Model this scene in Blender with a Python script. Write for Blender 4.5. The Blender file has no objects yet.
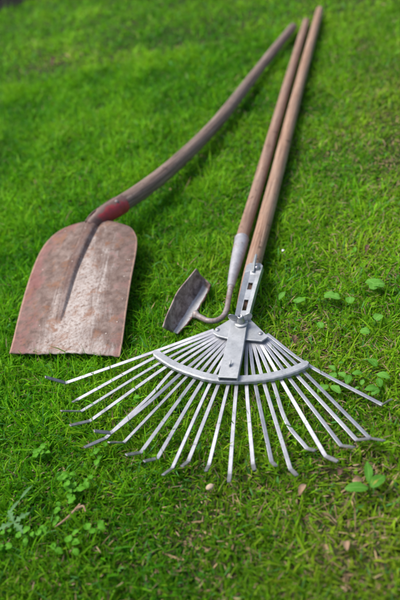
import bpy, math
import numpy as np
from mathutils import Vector, Matrix

# ---------------------------------------------------------------- measured layout (metres)
H = 0.74254
PITCH = 0.68868
ROLL = 0.20944
BLADE_L = [(-0.34, 0.8473, 0.016), (-0.3351, 0.8874, 0.018), (-0.3277, 0.9554, 0.022), (-0.3152, 1.0401, 0.027), (-0.2998, 1.1056, 0.032), (-0.2821, 1.1458, 0.036), (-0.2562, 1.1681, 0.041), (-0.227, 1.1708, 0.047), (-0.1977, 1.1635, 0.053)]
BLADE_R = [(-0.1468, 0.7798, 0.02), (-0.1389, 0.815, 0.026), (-0.1284, 0.877, 0.033), (-0.1148, 0.949, 0.041), (-0.1015, 1.0122, 0.047), (-0.0956, 1.0483, 0.051), (-0.0964, 1.0741, 0.054), (-0.1073, 1.1029, 0.057), (-0.1403, 1.1334, 0.059)]
GROOVE = [(-0.248, 0.8976, 0.03), (-0.2394, 0.9421, 0.033), (-0.2263, 1.0075, 0.038), (-0.207, 1.0713, 0.047), (-0.1755, 1.1488, 0.058)]
SHOVEL_HANDLE = [(-0.1609, 1.1497, 0.066, 0.016), (-0.1376, 1.1659, 0.066, 0.0178), (-0.0929, 1.2113, 0.059, 0.0184), (-0.0299, 1.2881, 0.05, 0.0178), (0.05, 1.3986, 0.042, 0.0168), (0.1406, 1.5363, 0.037, 0.0158), (0.2402, 1.7101, 0.035, 0.0148), (0.3483, 1.8998, 0.033, 0.0138), (0.4738, 2.1146, 0.031, 0.0128)]
SOCKET = [(-0.186, 1.1346, 0.0575, 0.0125), (-0.1678, 1.1467, 0.0635, 0.0165), (-0.1376, 1.1659, 0.066, 0.0192), (-0.1271, 1.1756, 0.0648, 0.0196), (-0.1176, 1.1856, 0.0633, 0.0198)]
RAKE_HANDLE = [(0.0671, 0.819, 0.03, 0.0115), (0.0799, 0.8542, 0.031, 0.013), (0.1039, 0.9219, 0.031, 0.0138), (0.1456, 1.0321, 0.031, 0.0143), (0.2104, 1.2064, 0.03, 0.0141), (0.2971, 1.4423, 0.029, 0.0138), (0.4112, 1.7486, 0.028, 0.0132), (0.5959, 2.2347, 0.027, 0.0125)]
BAND = [(-0.0886, 0.7614, 0.03), (-0.0792, 0.7469, 0.03), (-0.0606, 0.7233, 0.03), (-0.0377, 0.7022, 0.03), (-0.011, 0.682, 0.03), (0.0163, 0.6698, 0.03), (0.0481, 0.6612, 0.03), (0.0777, 0.6578, 0.03), (0.1052, 0.6591, 0.03), (0.126, 0.6635, 0.03), (0.1382, 0.6694, 0.03)]
TINES = [[(0.0121, 0.7831, 0.03), (-0.0902, 0.7685, 0.0235), (-0.2364, 0.7459, 0.0185), (-0.2606, 0.7378, 0.0485)], [(0.0155, 0.7777, 0.03), (-0.0845, 0.7574, 0.0235), (-0.2179, 0.7041, 0.0185), (-0.2205, 0.6901, 0.0305)], [(0.019, 0.7737, 0.03), (-0.0742, 0.7451, 0.0235), (-0.2106, 0.6789, 0.0185), (-0.2326, 0.6599, 0.0485)], [(0.0226, 0.7702, 0.03), (-0.0664, 0.7337, 0.0235), (-0.1974, 0.6562, 0.0185), (-0.2197, 0.6321, 0.0445)], [(0.0263, 0.7669, 0.03), (-0.0571, 0.723, 0.0235), (-0.1041, 0.6785, 0.0205), (-0.1739, 0.6178, 0.0185), (-0.1999, 0.592, 0.0385)], [(0.0299, 0.764, 0.03), (-0.0471, 0.7124, 0.0235), (-0.1036, 0.6592, 0.0295), (-0.1646, 0.6185, 0.026), (-0.1836, 0.6091, 0.0485)], [(0.0336, 0.7612, 0.03), (-0.0377, 0.7052, 0.0235), (-0.148, 0.6027, 0.0185), (-0.1643, 0.5868, 0.0445)], [(0.0373, 0.7587, 0.03), (-0.0288, 0.6951, 0.0235), (-0.1248, 0.579, 0.0185), (-0.1413, 0.5609, 0.0425)], [(0.041, 0.7564, 0.03), (-0.019, 0.6869, 0.0235), (-0.1026, 0.5633, 0.0185), (-0.1179, 0.5456, 0.0405)], [(0.0447, 0.7543, 0.03), (-0.0074, 0.6814, 0.0235), (-0.0835, 0.5422, 0.0185), (-0.095, 0.521, 0.0365)], [(0.0485, 0.7525, 0.03), (0.0041, 0.676, 0.0235), (-0.0608, 0.548, 0.0185), (-0.069, 0.5294, 0.0345)], [(0.0523, 0.7508, 0.03), (0.0168, 0.6692, 0.0235), (-0.0342, 0.5346, 0.0185), (-0.0388, 0.516, 0.0325)], [(0.0561, 0.7494, 0.03), (0.0284, 0.6658, 0.0235), (-0.0089, 0.5145, 0.0185), (-0.0122, 0.495, 0.0285)], [(0.06, 0.7482, 0.03), (0.0422, 0.6618, 0.0235), (0.0236, 0.5216, 0.0185), (0.0232, 0.502, 0.0325)], [(0.0639, 0.7472, 0.03), (0.0546, 0.6593, 0.0235), (0.0482, 0.5193, 0.0185), (0.0512, 0.4997, 0.0345)], [(0.0678, 0.7464, 0.03), (0.0671, 0.6571, 0.0235), (0.0696, 0.5018, 0.0185), (0.0737, 0.4794, 0.0345)], [(0.0718, 0.7458, 0.03), (0.08, 0.6571, 0.0235), (0.0822, 0.5789, 0.02), (0.0985, 0.5278, 0.0185), (0.1049, 0.5076, 0.0385)], [(0.0758, 0.7455, 0.03), (0.0917, 0.6589, 0.0235), (0.1187, 0.5102, 0.0185), (0.1275, 0.4844, 0.0385)], [(0.0799, 0.7454, 0.03), (0.1033, 0.6596, 0.0235), (0.1429, 0.5212, 0.0185), (0.1525, 0.4955, 0.0445)], [(0.084, 0.7455, 0.03), (0.1156, 0.6602, 0.0235), (0.165, 0.5247, 0.0185), (0.1756, 0.5023, 0.0465)], [(0.0882, 0.7461, 0.03), (0.127, 0.6632, 0.0235), (0.1823, 0.5235, 0.0185), (0.1918, 0.4964, 0.0445)], [(0.0927, 0.748, 0.03), (0.1381, 0.6706, 0.0235), (0.2175, 0.5725, 0.0185), (0.2216, 0.5532, 0.0505)]]
PIVOT = [(0.0092, 0.7688, 0.036), (0.0149, 0.7793, 0.036), (0.0449, 0.7947, 0.036), (0.0729, 0.7844, 0.036), (0.0927, 0.7343, 0.036), (0.0809, 0.7275, 0.036), (0.056, 0.7387, 0.036), (0.0305, 0.749, 0.036), (0.016, 0.7595, 0.036)]
RIVETS = [(0.0176, 0.7736, 0.0375), (0.0822, 0.7443, 0.0375)]
BAR = [(0.0551, 0.7777, 0.0425), (0.0351, 0.7164, 0.0415), (0.0161, 0.6636, 0.0395)]
BAR_W = [0.026, 0.0285, 0.03]
BAR_TAB = (0.0227, 0.6849, 0.0415)
BRACKET = [(0.1084, 0.9089, 0.0495), (0.0889, 0.8562, 0.0492), (0.059, 0.7811, 0.045)]
SLOT = [(0.0927, 0.8616, 0.0495), (0.0771, 0.8221, 0.049), (0.0668, 0.7991, 0.047)]
TAB = [(0.0994, 0.886, 0.05), (0.1055, 0.8998, 0.058), (0.113, 0.9168, 0.0625)]
BOLT = (0.1084, 0.8933, 0.051)
WING = (0.0569, 0.7708, 0.047)
HOE_HANDLE = [(0.0899, 0.9873, 0.029, 0.0115), (0.1011, 1.017, 0.029, 0.0118), (0.1736, 1.2082, 0.028, 0.0125), (0.2657, 1.4567, 0.027, 0.0122), (0.3826, 1.7712, 0.026, 0.0116), (0.5302, 2.1617, 0.025, 0.0108)]
FERRULE = [(0.1019, 1.0181, 0.0292, 0.0132), (0.0957, 0.9982, 0.0292, 0.0132), (0.0797, 0.952, 0.029, 0.0112), (0.0646, 0.9081, 0.029, 0.0082), (0.0582, 0.8868, 0.029, 0.0068)]
NECK = [(0.0628, 0.9028, 0.029, 0.0049), (0.0559, 0.879, 0.029, 0.0049), (0.0475, 0.851, 0.029, 0.0048), (0.041, 0.83, 0.028, 0.0048), (0.0318, 0.8144, 0.027, 0.0048), (0.0197, 0.808, 0.027, 0.0048), (0.0066, 0.8114, 0.027, 0.0048), (-0.003, 0.8229, 0.026, 0.0049), (-0.0126, 0.8411, 0.021, 0.005)]
HOE_L = [(-0.0679, 0.8049, 0.04), (-0.0593, 0.8268, 0.043), (-0.0491, 0.8464, 0.046), (-0.0341, 0.8748, 0.05), (-0.012, 0.8993, 0.054), (0.0059, 0.918, 0.058)]
HOE_F = [(-0.0557, 0.8198, 0.012), (-0.0422, 0.841, 0.012), (-0.0281, 0.8622, 0.013), (-0.01, 0.8901, 0.015), (0.0073, 0.9139, 0.018), (0.0182, 0.9237, 0.026)]
HOE_R = [(-0.0477, 0.8108, 0.014), (-0.031, 0.8263, 0.016), (-0.0144, 0.8451, 0.018), (0.0013, 0.8676, 0.02), (0.0156, 0.8889, 0.024), (0.023, 0.9008, 0.031)]
EDGE = [(-0.6147, 3.1951, 0.0), (-0.4495, 3.2872, 0.0)]
SEEDLING = [(0.1569, 0.4471), (0.1251, 0.4549), (0.1681, 0.4915), (0.1824, 0.4616), (0.1682, 0.4576)]
BROAD = [(0.2914, 0.8209), (0.2185, 0.8128), (0.241, 0.7919), (0.2682, 0.7397), (0.2382, 0.7179), (0.1355, 0.838), (0.1603, 0.8188), (0.1799, 0.7484)]
ROSETTE = [(0.1763, 0.65), (0.1931, 0.6409), (0.1593, 0.6282), (0.2281, 0.6644), (0.2271, 0.6309), (0.2255, 0.6013), (0.2002, 0.6125), (0.1942, 0.6638)]
CLOVER = [(-0.2736, 0.6173), (-0.2179, 0.5406), (-0.1921, 0.4729), (-0.2893, 0.4883), (-0.255, 0.4861), (-0.2351, 0.5628), (-0.2205, 0.4654), (-0.1856, 0.5892), (-0.1351, 0.6795), (0.2875, 0.927)]
LOBED = [(-0.299, 0.508), (-0.2938, 0.5418)]
STALK = [(-0.2427, 0.4877, 0.022), (-0.2246, 0.4956, 0.026), (-0.2084, 0.5098, 0.028)]
PEBBLE = (-0.0379, 0.4987)
PETAL = (0.1702, 0.9622)
LITTER = [(0.1417, 0.7459), (0.1535, 0.7792), (0.1337, 0.4784), (0.1466, 0.466), (0.0957, 0.4194), (0.1123, 0.3789), (0.0887, 0.4758), (0.054, 0.4404), (-0.3015, 2.3425), (0.3272, 0.935), (0.4691, 1.2014), (0.0181, 0.3913)]


rng = np.random.default_rng(7)
scene = bpy.context.scene
COL = scene.collection
V = Vector

# ---------------------------------------------------------------- node helpers
def new_mat(name):
    m = bpy.data.materials.new(name)
    m.use_nodes = True
    nt = m.node_tree
    b = nt.nodes['Principled BSDF']
    return m, nt, b

def N(nt, kind, **kw):
    n = nt.nodes.new(kind)
    for k, v in kw.items():
        setattr(n, k, v)
    return n

def ramp(nt, fac, stops, interp='LINEAR'):
    r = N(nt, 'ShaderNodeValToRGB')
    r.color_ramp.interpolation = interp
    els = r.color_ramp.elements
    while len(els) < len(stops):
        els.new(0.5)
    for e, (p, c) in zip(els, stops):
        e.position = p
        e.color = (*c, 1) if len(c) == 3 else c
    nt.links.new(fac, r.inputs['Fac'])
    return r.outputs['Color']

def noise(nt, vec, scale, detail=6, rough=.6, dist=0.0):
    n = N(nt, 'ShaderNodeTexNoise')
    n.inputs['Scale'].default_value = scale
    n.inputs['Detail'].default_value = detail
    n.inputs['Roughness'].default_value = rough
    n.inputs['Distortion'].default_value = dist
    nt.links.new(vec, n.inputs['Vector'])
    return n.outputs['Fac']

def mapping(nt, vec, scale=(1, 1, 1), loc=(0, 0, 0)):
    m = N(nt, 'ShaderNodeMapping')
    m.inputs['Scale'].default_value = scale
    m.inputs['Location'].default_value = loc
    nt.links.new(vec, m.inputs['Vector'])
    return m.outputs['Vector']

def mix(nt, fac, a, b, blend='MIX'):
    m = N(nt, 'ShaderNodeMix', data_type='RGBA', blend_type=blend)
    if isinstance(fac, float):
        m.inputs[0].default_value = fac
    else:
        nt.links.new(fac, m.inputs[0])
    for i, c in ((6, a), (7, b)):
        if isinstance(c, tuple):
            m.inputs[i].default_value = (*c, 1)
        else:
            nt.links.new(c, m.inputs[i])
    return m.outputs[2]

def bump(nt, b, h, strength=.4, dist=.002):
    n = N(nt, 'ShaderNodeBump')
    n.inputs['Strength'].default_value = strength
    n.inputs['Distance'].default_value = dist
    nt.links.new(h, n.inputs['Height'])
    nt.links.new(n.outputs['Normal'], b.inputs['Normal'])

def fmath(nt, op, a, b=None):
    m = N(nt, 'ShaderNodeMath', operation=op)
    for i, x in enumerate((a, b)):
        if x is None:
            continue
        if isinstance(x, (int, float)):
            m.inputs[i].default_value = x
        else:
            nt.links.new(x, m.inputs[i])
    return m.outputs[0]

# ---------------------------------------------------------------- materials
def wood(name, dark, mid, light, seed, grey=(.2, .17, .15)):
    m, nt, b = new_mat(name)
    uv = N(nt, 'ShaderNodeUVMap').outputs['UV']
    ob = N(nt, 'ShaderNodeTexCoord').outputs['Object']
    streak = noise(nt, mapping(nt, uv, (260, 7, 1), (seed, seed, 0)), 1.0, 8, .65)
    fine = noise(nt, mapping(nt, uv, (900, 40, 1), (seed * 2, 0, 0)), 1.0, 4, .6)
    blot = noise(nt, mapping(nt, ob, (1, 1, 1), (seed, 0, 0)), 14.0, 6, .65, .4)
    spots = noise(nt, ob, 70.0, 5, .7)
    c = ramp(nt, streak, [(.34, dark), (.5, mid), (.66, light)])
    c = mix(nt, ramp(nt, blot, [(.46, (0, 0, 0)), (.68, (.6, .6, .6))]), c, grey)
    c = mix(nt, ramp(nt, fine, [(.30, (.55, .55, .55)), (.46, (0, 0, 0))]), c, dark)
    c = mix(nt, ramp(nt, spots, [(.58, (0, 0, 0)), (.68, (.8, .8, .8))]), c, tuple(x * .5 for x in dark))
    nt.links.new(c, b.inputs['Base Color'])
    b.inputs['Roughness'].default_value = .62
    b.inputs['Specular IOR Level'].default_value = .4
    bump(nt, b, fmath(nt, 'ADD', streak, fmath(nt, 'MULTIPLY', fine, .6)), .5, .0012)
    return m

M_WOOD_RAKE = wood('rake_handle_wood', (.14, .070, .042), (.34, .205, .135), (.52, .36, .255), 3.1, (.33, .24, .185))
M_WOOD_HOE = wood('hoe_handle_wood', (.125, .066, .043), (.31, .185, .128), (.47, .325, .24), 8.7, (.30, .215, .17))
M_WOOD_SHOVEL = wood('shovel_handle_wood', (.075, .05, .04), (.22, .15, .12), (.38, .29, .24), 5.3, (.21, .165, .14))

def metal(name, col, dark, rust=None, metallic=.75, rough=(.32, .6), rust_at=(.6, .72), scale=45.0):
    m, nt, b = new_mat(name)
    ob = N(nt, 'ShaderNodeTexCoord').outputs['Object']
    n1 = noise(nt, ob, scale, 6, .65)
    n2 = noise(nt, mapping(nt, ob, (1, 1, 1), (3, 7, 1)), scale * 5, 5, .7)
    n3 = noise(nt, mapping(nt, ob, (1, 1, 1), (9, 2, 5)), scale * 1.6, 8, .75, .5)
    c = ramp(nt, n1, [(.33, dark), (.62, col)])
    c = mix(nt, ramp(nt, n2, [(.32, (.5, .5, .5)), (.48, (0, 0, 0))]), c, tuple(x * .7 for x in dark))
    met = None
    if rust:
        k = ramp(nt, n3, [(rust_at[0], (0, 0, 0)), (rust_at[1], (1, 1, 1))])
        c = mix(nt, k, c, rust)
        met = ramp(nt, n3, [(rust_at[0], (metallic,) * 3), (rust_at[1], (0, 0, 0))])
        nt.links.new(met, b.inputs['Metallic'])
    else:
        b.inputs['Metallic'].default_value = metallic
    nt.links.new(c, b.inputs['Base Color'])
    nt.links.new(ramp(nt, n2, [(.3, (rough[1],) * 3), (.7, (rough[0],) * 3)]), b.inputs['Roughness'])
    bump(nt, b, fmath(nt, 'ADD', n1, fmath(nt, 'MULTIPLY', n2, .4)), .25, .0008)
    return m

M_GALV = metal('galvanised_steel', (.50, .52, .535), (.32, .34, .36), (.20, .13, .09), .55, (.36, .55), (.70, .78))
M_TINE = metal('tine_steel', (.46, .475, .51), (.29, .30, .34), (.20, .14, .11), .55, (.34, .52), (.68, .76), 30.0)
def shade_hooks(m):  # shade on the upturned tine hooks, painted into the base colour
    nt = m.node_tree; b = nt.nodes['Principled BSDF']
    at = N(nt, 'ShaderNodeAttribute', attribute_name='dirt_and_shade')
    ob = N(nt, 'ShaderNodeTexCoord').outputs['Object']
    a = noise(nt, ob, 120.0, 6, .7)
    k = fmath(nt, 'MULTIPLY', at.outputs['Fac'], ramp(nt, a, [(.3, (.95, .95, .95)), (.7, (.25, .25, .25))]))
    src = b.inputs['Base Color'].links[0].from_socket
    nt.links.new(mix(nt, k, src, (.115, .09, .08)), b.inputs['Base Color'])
shade_hooks(M_TINE)
M_DARKSTEEL = metal('wing_nut_steel', (.5, .51, .52), (.28, .29, .30), None, .85, (.25, .45))
M_FERRULE = metal('ferrule_grey_paint', (.42, .42, .45), (.27, .27, .29), (.22, .11, .07), .25, (.45, .65), (.60, .68), 35.0)
M_NECK = metal('hoe_neck_rust', (.36, .335, .335), (.22, .17, .16), (.15, .075, .055), .4, (.45, .7), (.50, .64), 40.0)
M_RIVET = metal('rivet_steel', (.5, .5, .52), (.3, .3, .32), None, .8, (.3, .5))

def mat_blade():
    m, nt, b = new_mat('shovel_blade_rust')
    uv = N(nt, 'ShaderNodeUVMap').outputs['UV']           # u across 0..1, v up the blade 0..1
    ob = N(nt, 'ShaderNodeTexCoord').outputs['Object']
    sep = N(nt, 'ShaderNodeSeparateXYZ'); nt.links.new(uv, sep.inputs[0])
    u, v = sep.outputs[0], sep.outputs[1]
    big = noise(nt, ob, 13.0, 7, .62, .4)
    med = noise(nt, mapping(nt, ob, (1, 1, 1), (4, 2, 0)), 55.0, 10, .74, .3)
    fin = noise(nt, mapping(nt, ob, (1, 1, 1), (1, 8, 3)), 190.0, 6, .75)
    strk = noise(nt, mapping(nt, uv, (17, 4.2, 1)), 1.0, 9, .72, .8)
    base = ramp(nt, med, [(.32, (.090, .056, .045)), (.46, (.155, .105, .088)), (.56, (.205, .148, .126)), (.70, (.32, .25, .215))])
    # worn pale steel: strongest down the middle and towards the cutting edge, broken up by scratches
    du = fmath(nt, 'ABSOLUTE', fmath(nt, 'SUBTRACT', u, .56))
    worn = fmath(nt, 'SUBTRACT', fmath(nt, 'SUBTRACT', 1.06, fmath(nt, 'MULTIPLY', du, 1.55)), fmath(nt, 'MULTIPLY', v, .62))
    worn = fmath(nt, 'ADD', worn, fmath(nt, 'MULTIPLY', fmath(nt, 'SUBTRACT', strk, .5), 1.3))
    worn = fmath(nt, 'ADD', worn, fmath(nt, 'MULTIPLY', fmath(nt, 'SUBTRACT', big, .5), 1.3))
    steel = ramp(nt, fin, [(.36, (.26, .18, .145)), (.47, (.40, .345, .315)), (.62, (.53, .49, .465))])
    c = mix(nt, ramp(nt, worn, [(.50, (0, 0, 0)), (.78, (.75, .75, .75)), (1.05, (.9, .9, .9))]), base, steel)
    # rests of red paint along both sides
    pn = fmath(nt, 'ADD', fmath(nt, 'MULTIPLY', med, .55), fmath(nt, 'ADD', fmath(nt, 'MULTIPLY', big, .5), fmath(nt, 'MULTIPLY', du, .42)))
    c = mix(nt, ramp(nt, pn, [(.69, (0, 0, 0)), (.77, (.6, .6, .6))]), c, (.24, .082, .08))
    # orange rust blooms and dark pits
    r2 = noise(nt, mapping(nt, ob, (1, 1, 1), (7, 7, 7)), 30.0, 9, .75, .6)
    c = mix(nt, ramp(nt, r2, [(.53, (0, 0, 0)), (.62, (.7, .7, .7))]), c, (.25, .115, .06))
    c = mix(nt, ramp(nt, fin, [(.35, (.7, .7, .7)), (.42, (0, 0, 0))]), c, (.07, .042, .037))
    c = mix(nt, ramp(nt, fmath(nt, 'ADD', fmath(nt, 'ABSOLUTE', fmath(nt, 'SUBTRACT', u, .5)), fmath(nt, 'MULTIPLY', fmath(nt, 'SUBTRACT', med, .5), .04)), [(.482, (0, 0, 0)), (.492, (.8, .8, .8))]), c, (.42, .27, .20))
    # earth caked in the groove (vertex attribute)
    at = N(nt, 'ShaderNodeAttribute', attribute_name='dirt_and_shade')
    dk = fmath(nt, 'MULTIPLY', at.outputs['Fac'], ramp(nt, med, [(.3, (1, 1, 1)), (.75, (.45, .45, .45))]))
    c = mix(nt, fmath(nt, 'MULTIPLY', dk, .8), c, (.115, .062, .054))
    sp = N(nt, 'ShaderNodeTexVoronoi'); sp.inputs['Scale'].default_value = 55.0; nt.links.new(ob, sp.inputs['Vector'])
    c = mix(nt, ramp(nt, sp.outputs['Distance'], [(.045, (.8, .8, .8)), (.075, (0, 0, 0))]), c, (.6, .56, .5))
    nt.links.new(c, b.inputs['Base Color'])
    nt.links.new(ramp(nt, worn, [(.5, (.0,) * 3), (1.0, (.15,) * 3)]), b.inputs['Metallic'])
    nt.links.new(ramp(nt, med, [(.3, (.85,) * 3), (.7, (.66,) * 3)]), b.inputs['Roughness'])
    b.inputs['Specular IOR Level'].default_value = .3
    bump(nt, b, fmath(nt, 'ADD', big, fmath(nt, 'MULTIPLY', med, .5)), .16, .0012)
    return m
M_BLADE = mat_blade()

def mat_socket():
    m, nt, b = new_mat('socket_red_paint')
    ob = N(nt, 'ShaderNodeTexCoord').outputs['Object']
    a = noise(nt, ob, 38.0, 7, .7, .3)
    f = noise(nt, ob, 170.0, 5, .7)
    c = ramp(nt, a, [(.32, (.14, .045, .045)), (.42, (.36, .035, .045)), (.62, (.50, .05, .065)), (.75, (.52, .12, .13))])
    c = mix(nt, ramp(nt, f, [(.33, (.8, .8, .8)), (.46, (0, 0, 0))]), c, (.12, .06, .05))
    uv = N(nt, 'ShaderNodeUVMap').outputs['UV']
    sep = N(nt, 'ShaderNodeSeparateXYZ'); nt.links.new(uv, sep.inputs[0])
    side = fmath(nt, 'ADD', sep.outputs[0], fmath(nt, 'MULTIPLY', fmath(nt, 'SUBTRACT', a, .5), .03))
    rusty = ramp(nt, a, [(.3, (.075, .045, .04)), (.55, (.17, .10, .085)), (.75, (.26, .17, .145))])
    c = mix(nt, ramp(nt, side, [(.974, (1, 1, 1)), (.979, (0, 0, 0))]), c, rusty)
    c = mix(nt, ramp(nt, fmath(nt, 'SUBTRACT', side, 1.0), [(.0125, (0, 0, 0)), (.0145, (1, 1, 1))]), c, rusty)
    low = fmath(nt, 'ADD', sep.outputs[1], fmath(nt, 'MULTIPLY', fmath(nt, 'SUBTRACT', a, .5), .03))
    c = mix(nt, ramp(nt, low, [(.018, (1, 1, 1)), (.024, (0, 0, 0))]), c, rusty)
    nt.links.new(c, b.inputs['Base Color'])
    b.inputs['Roughness'].default_value = .5
    bump(nt, b, a, .3, .001)
    return m
M_SOCKET = mat_socket()

def mat_hoe():
    m, nt, b = new_mat('hoe_blade_soil_and_steel')
    uv = N(nt, 'ShaderNodeUVMap').outputs['UV']
    ob = N(nt, 'ShaderNodeTexCoord').outputs['Object']
    sep = N(nt, 'ShaderNodeSeparateXYZ'); nt.links.new(uv, sep.inputs[0])
    u = sep.outputs[0]
    a = noise(nt, ob, 60.0, 8, .7, .3)
    f = noise(nt, ob, 260.0, 5, .75)
    soil = ramp(nt, a, [(.36, (.085, .057, .047)), (.5, (.24, .175, .148)), (.62, (.42, .34, .30))])
    steel = ramp(nt, f, [(.3, (.45, .45, .46)), (.6, (.66, .67, .69))])
    rim = ramp(nt, a, [(.35, (.10, .045, .04)), (.7, (.22, .12, .10))])
    e = fmath(nt, 'ADD', u, fmath(nt, 'MULTIPLY', fmath(nt, 'SUBTRACT', a, .5), .16))
    k1 = ramp(nt, e, [(.615, (0, 0, 0)), (.64, (1, 1, 1))])
    k1 = fmath(nt, 'MULTIPLY', k1, ramp(nt, fmath(nt, 'ADD', sep.outputs[1], fmath(nt, 'MULTIPLY', fmath(nt, 'SUBTRACT', a, .5), .1)), [(.84, (1, 1, 1)), (.88, (0, 0, 0))]))
    k2 = ramp(nt, e, [(.885, (0, 0, 0)), (.92, (1, 1, 1))])
    c = mix(nt, k2, mix(nt, k1, soil, steel), rim)
    rs = ramp(nt, a, [(.60, (0, 0, 0)), (.66, (.85, .85, .85))])
    c = mix(nt, rs, c, (.17, .085, .065))
    nt.links.new(c, b.inputs['Base Color'])
    nt.links.new(fmath(nt, 'MULTIPLY', k1, .35), b.inputs['Metallic'])
    b.inputs['Roughness'].default_value = .6
    bump(nt, b, fmath(nt, 'ADD', a, fmath(nt, 'MULTIPLY', f, .4)), .6, .0022)
    return m
M_HOE = mat_hoe()

def mat_grass():
    m, nt, b = new_mat('grass_blades')
    at = N(nt, 'ShaderNodeAttribute', attribute_name='tint')
    nt.links.new(at.outputs['Color'], b.inputs['Base Color'])
    b.inputs['Roughness'].default_value = .55
    b.inputs['Specular IOR Level'].default_value = .1
    tr = N(nt, 'ShaderNodeBsdfTranslucent')
    g = mix(nt, 1.0, at.outputs['Color'], (1.4, 1.3, .4), 'MULTIPLY')
    nt.links.new(g, tr.inputs['Color'])
    ms = N(nt, 'ShaderNodeMixShader'); ms.inputs[0].default_value = .33
    nt.links.new(b.outputs[0], ms.inputs[1]); nt.links.new(tr.outputs[0], ms.inputs[2])
    nt.links.new(ms.outputs[0], nt.nodes['Material Output'].inputs['Surface'])
    return m
M_GRASS = mat_grass()

def mat_leaf(name, lo, hi, vein):
    m, nt, b = new_mat(name)
    uv = N(nt, 'ShaderNodeUVMap').outputs['UV']
    ob = N(nt, 'ShaderNodeTexCoord').outputs['Object']
    sep = N(nt, 'ShaderNodeSeparateXYZ'); nt.links.new(uv, sep.inputs[0])
    a = noise(nt, ob, 120.0, 6, .65)
    c = ramp(nt, a, [(.3, lo), (.7, hi)])
    du = fmath(nt, 'ABSOLUTE', fmath(nt, 'SUBTRACT', sep.outputs[0], .5))
    w = N(nt, 'ShaderNodeTexWave'); w.inputs['Scale'].default_value = 2.6; w.inputs['Distortion'].default_value = .6
    side = fmath(nt, 'SUBTRACT', sep.outputs[1], fmath(nt, 'MULTIPLY', du, .9))
    cx = N(nt, 'ShaderNodeCombineXYZ'); nt.links.new(side, cx.inputs[0]); nt.links.new(cx.outputs[0], w.inputs['Vector'])
    c = mix(nt, ramp(nt, w.outputs['Fac'], [(.86, (0, 0, 0)), (.98, (.4, .4, .4))]), c, vein)
    c = mix(nt, ramp(nt, du, [(.02, (.7, .7, .7)), (.06, (0, 0, 0))]), c, vein)
    nt.links.new(c, b.inputs['Base Color'])
    b.inputs['Roughness'].default_value = .5
    b.inputs['Specular IOR Level'].default_value = .12
    tr = N(nt, 'ShaderNodeBsdfTranslucent'); nt.links.new(c, tr.inputs['Color'])
    ms = N(nt, 'ShaderNodeMixShader'); ms.inputs[0].default_value = .25
    nt.links.new(b.outputs[0], ms.inputs[1]); nt.links.new(tr.outputs[0], ms.inputs[2])
    nt.links.new(ms.outputs[0], nt.nodes['Material Output'].inputs['Surface'])
    bump(nt, b, a, .3, .001)
    return m
M_LEAF = mat_leaf('broad_leaf_green', (.085, .27, .025), (.15, .40, .05), (.24, .48, .11))
M_LEAF_DARK = mat_leaf('seedling_leaf_green', (.050, .20, .014), (.10, .31, .03), (.19, .40, .08))
M_LEAF_YELLOW = mat_leaf('yellowing_leaf', (.22, .26, .03), (.34, .33, .06), (.4, .4, .12))
M_CLOVER = mat_leaf('clover_leaf_green', (.055, .24, .008), (.12, .38, .02), (.2, .42, .05))
M_GREY_LEAF = mat_leaf('grey_green_leaf', (.07, .20, .055), (.13, .29, .10), (.2, .34, .15))

def mat_simple(name, stops, scale, rough=.9, bstr=.6, bdist=.004):
    m, nt, b = new_mat(name)
    ob = N(nt, 'ShaderNodeTexCoord').outputs['Object']
    a = noise(nt, ob, scale, 9, .7, .2)
    nt.links.new(ramp(nt, a, stops), b.inputs['Base Color'])
    b.inputs['Roughness'].default_value = rough
    b.inputs['Specular IOR Level'].default_value = .2
    bump(nt, b, a, bstr, bdist)
    return m
M_SOIL = mat_simple('lawn_soil', [(.32, (.020, .022, .008)), (.5, (.035, .045, .012)), (.68, (.075, .06, .03))], 60.0)
M_DARK_STRIP = mat_simple('dark_strip_black', [(.3, (.003, .0028, .0022)), (.55, (.006, .005, .004)), (.75, (.012, .009, .007))], 40.0, .95, 1.0, .01)  # near-black surface for the strip beyond the lawn edge
M_STRAW = mat_simple('dry_straw', [(.3, (.22, .13, .075)), (.7, (.48, .34, .22))], 90.0, .75)
M_DRYLEAF = mat_simple('dry_leaf', [(.3, (.07, .042, .03)), (.7, (.22, .13, .085))], 120.0, .8)
M_PEBBLE = mat_simple('pebble_stone', [(.3, (.42, .31, .2)), (.7, (.62, .5, .36))], 150.0, .7)
M_PETAL = mat_simple('white_petal', [(.3, (.66, .66, .64)), (.7, (.8, .8, .78))], 150.0, .6)

# ---------------------------------------------------------------- object helpers
def empty(name, loc, label, cat, group=None):
    o = bpy.data.objects.new(name, None)
    o.empty_display_size = .05
    COL.objects.link(o)
    o.location = loc
    return tag(o, label, cat, group)

def tag(o, label=None, cat=None, group=None, kind=None):
    if label: o['label'] = label
    if cat: o['category'] = cat
    if group: o['group'] = group
    if kind: o['kind'] = kind
    return o

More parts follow.
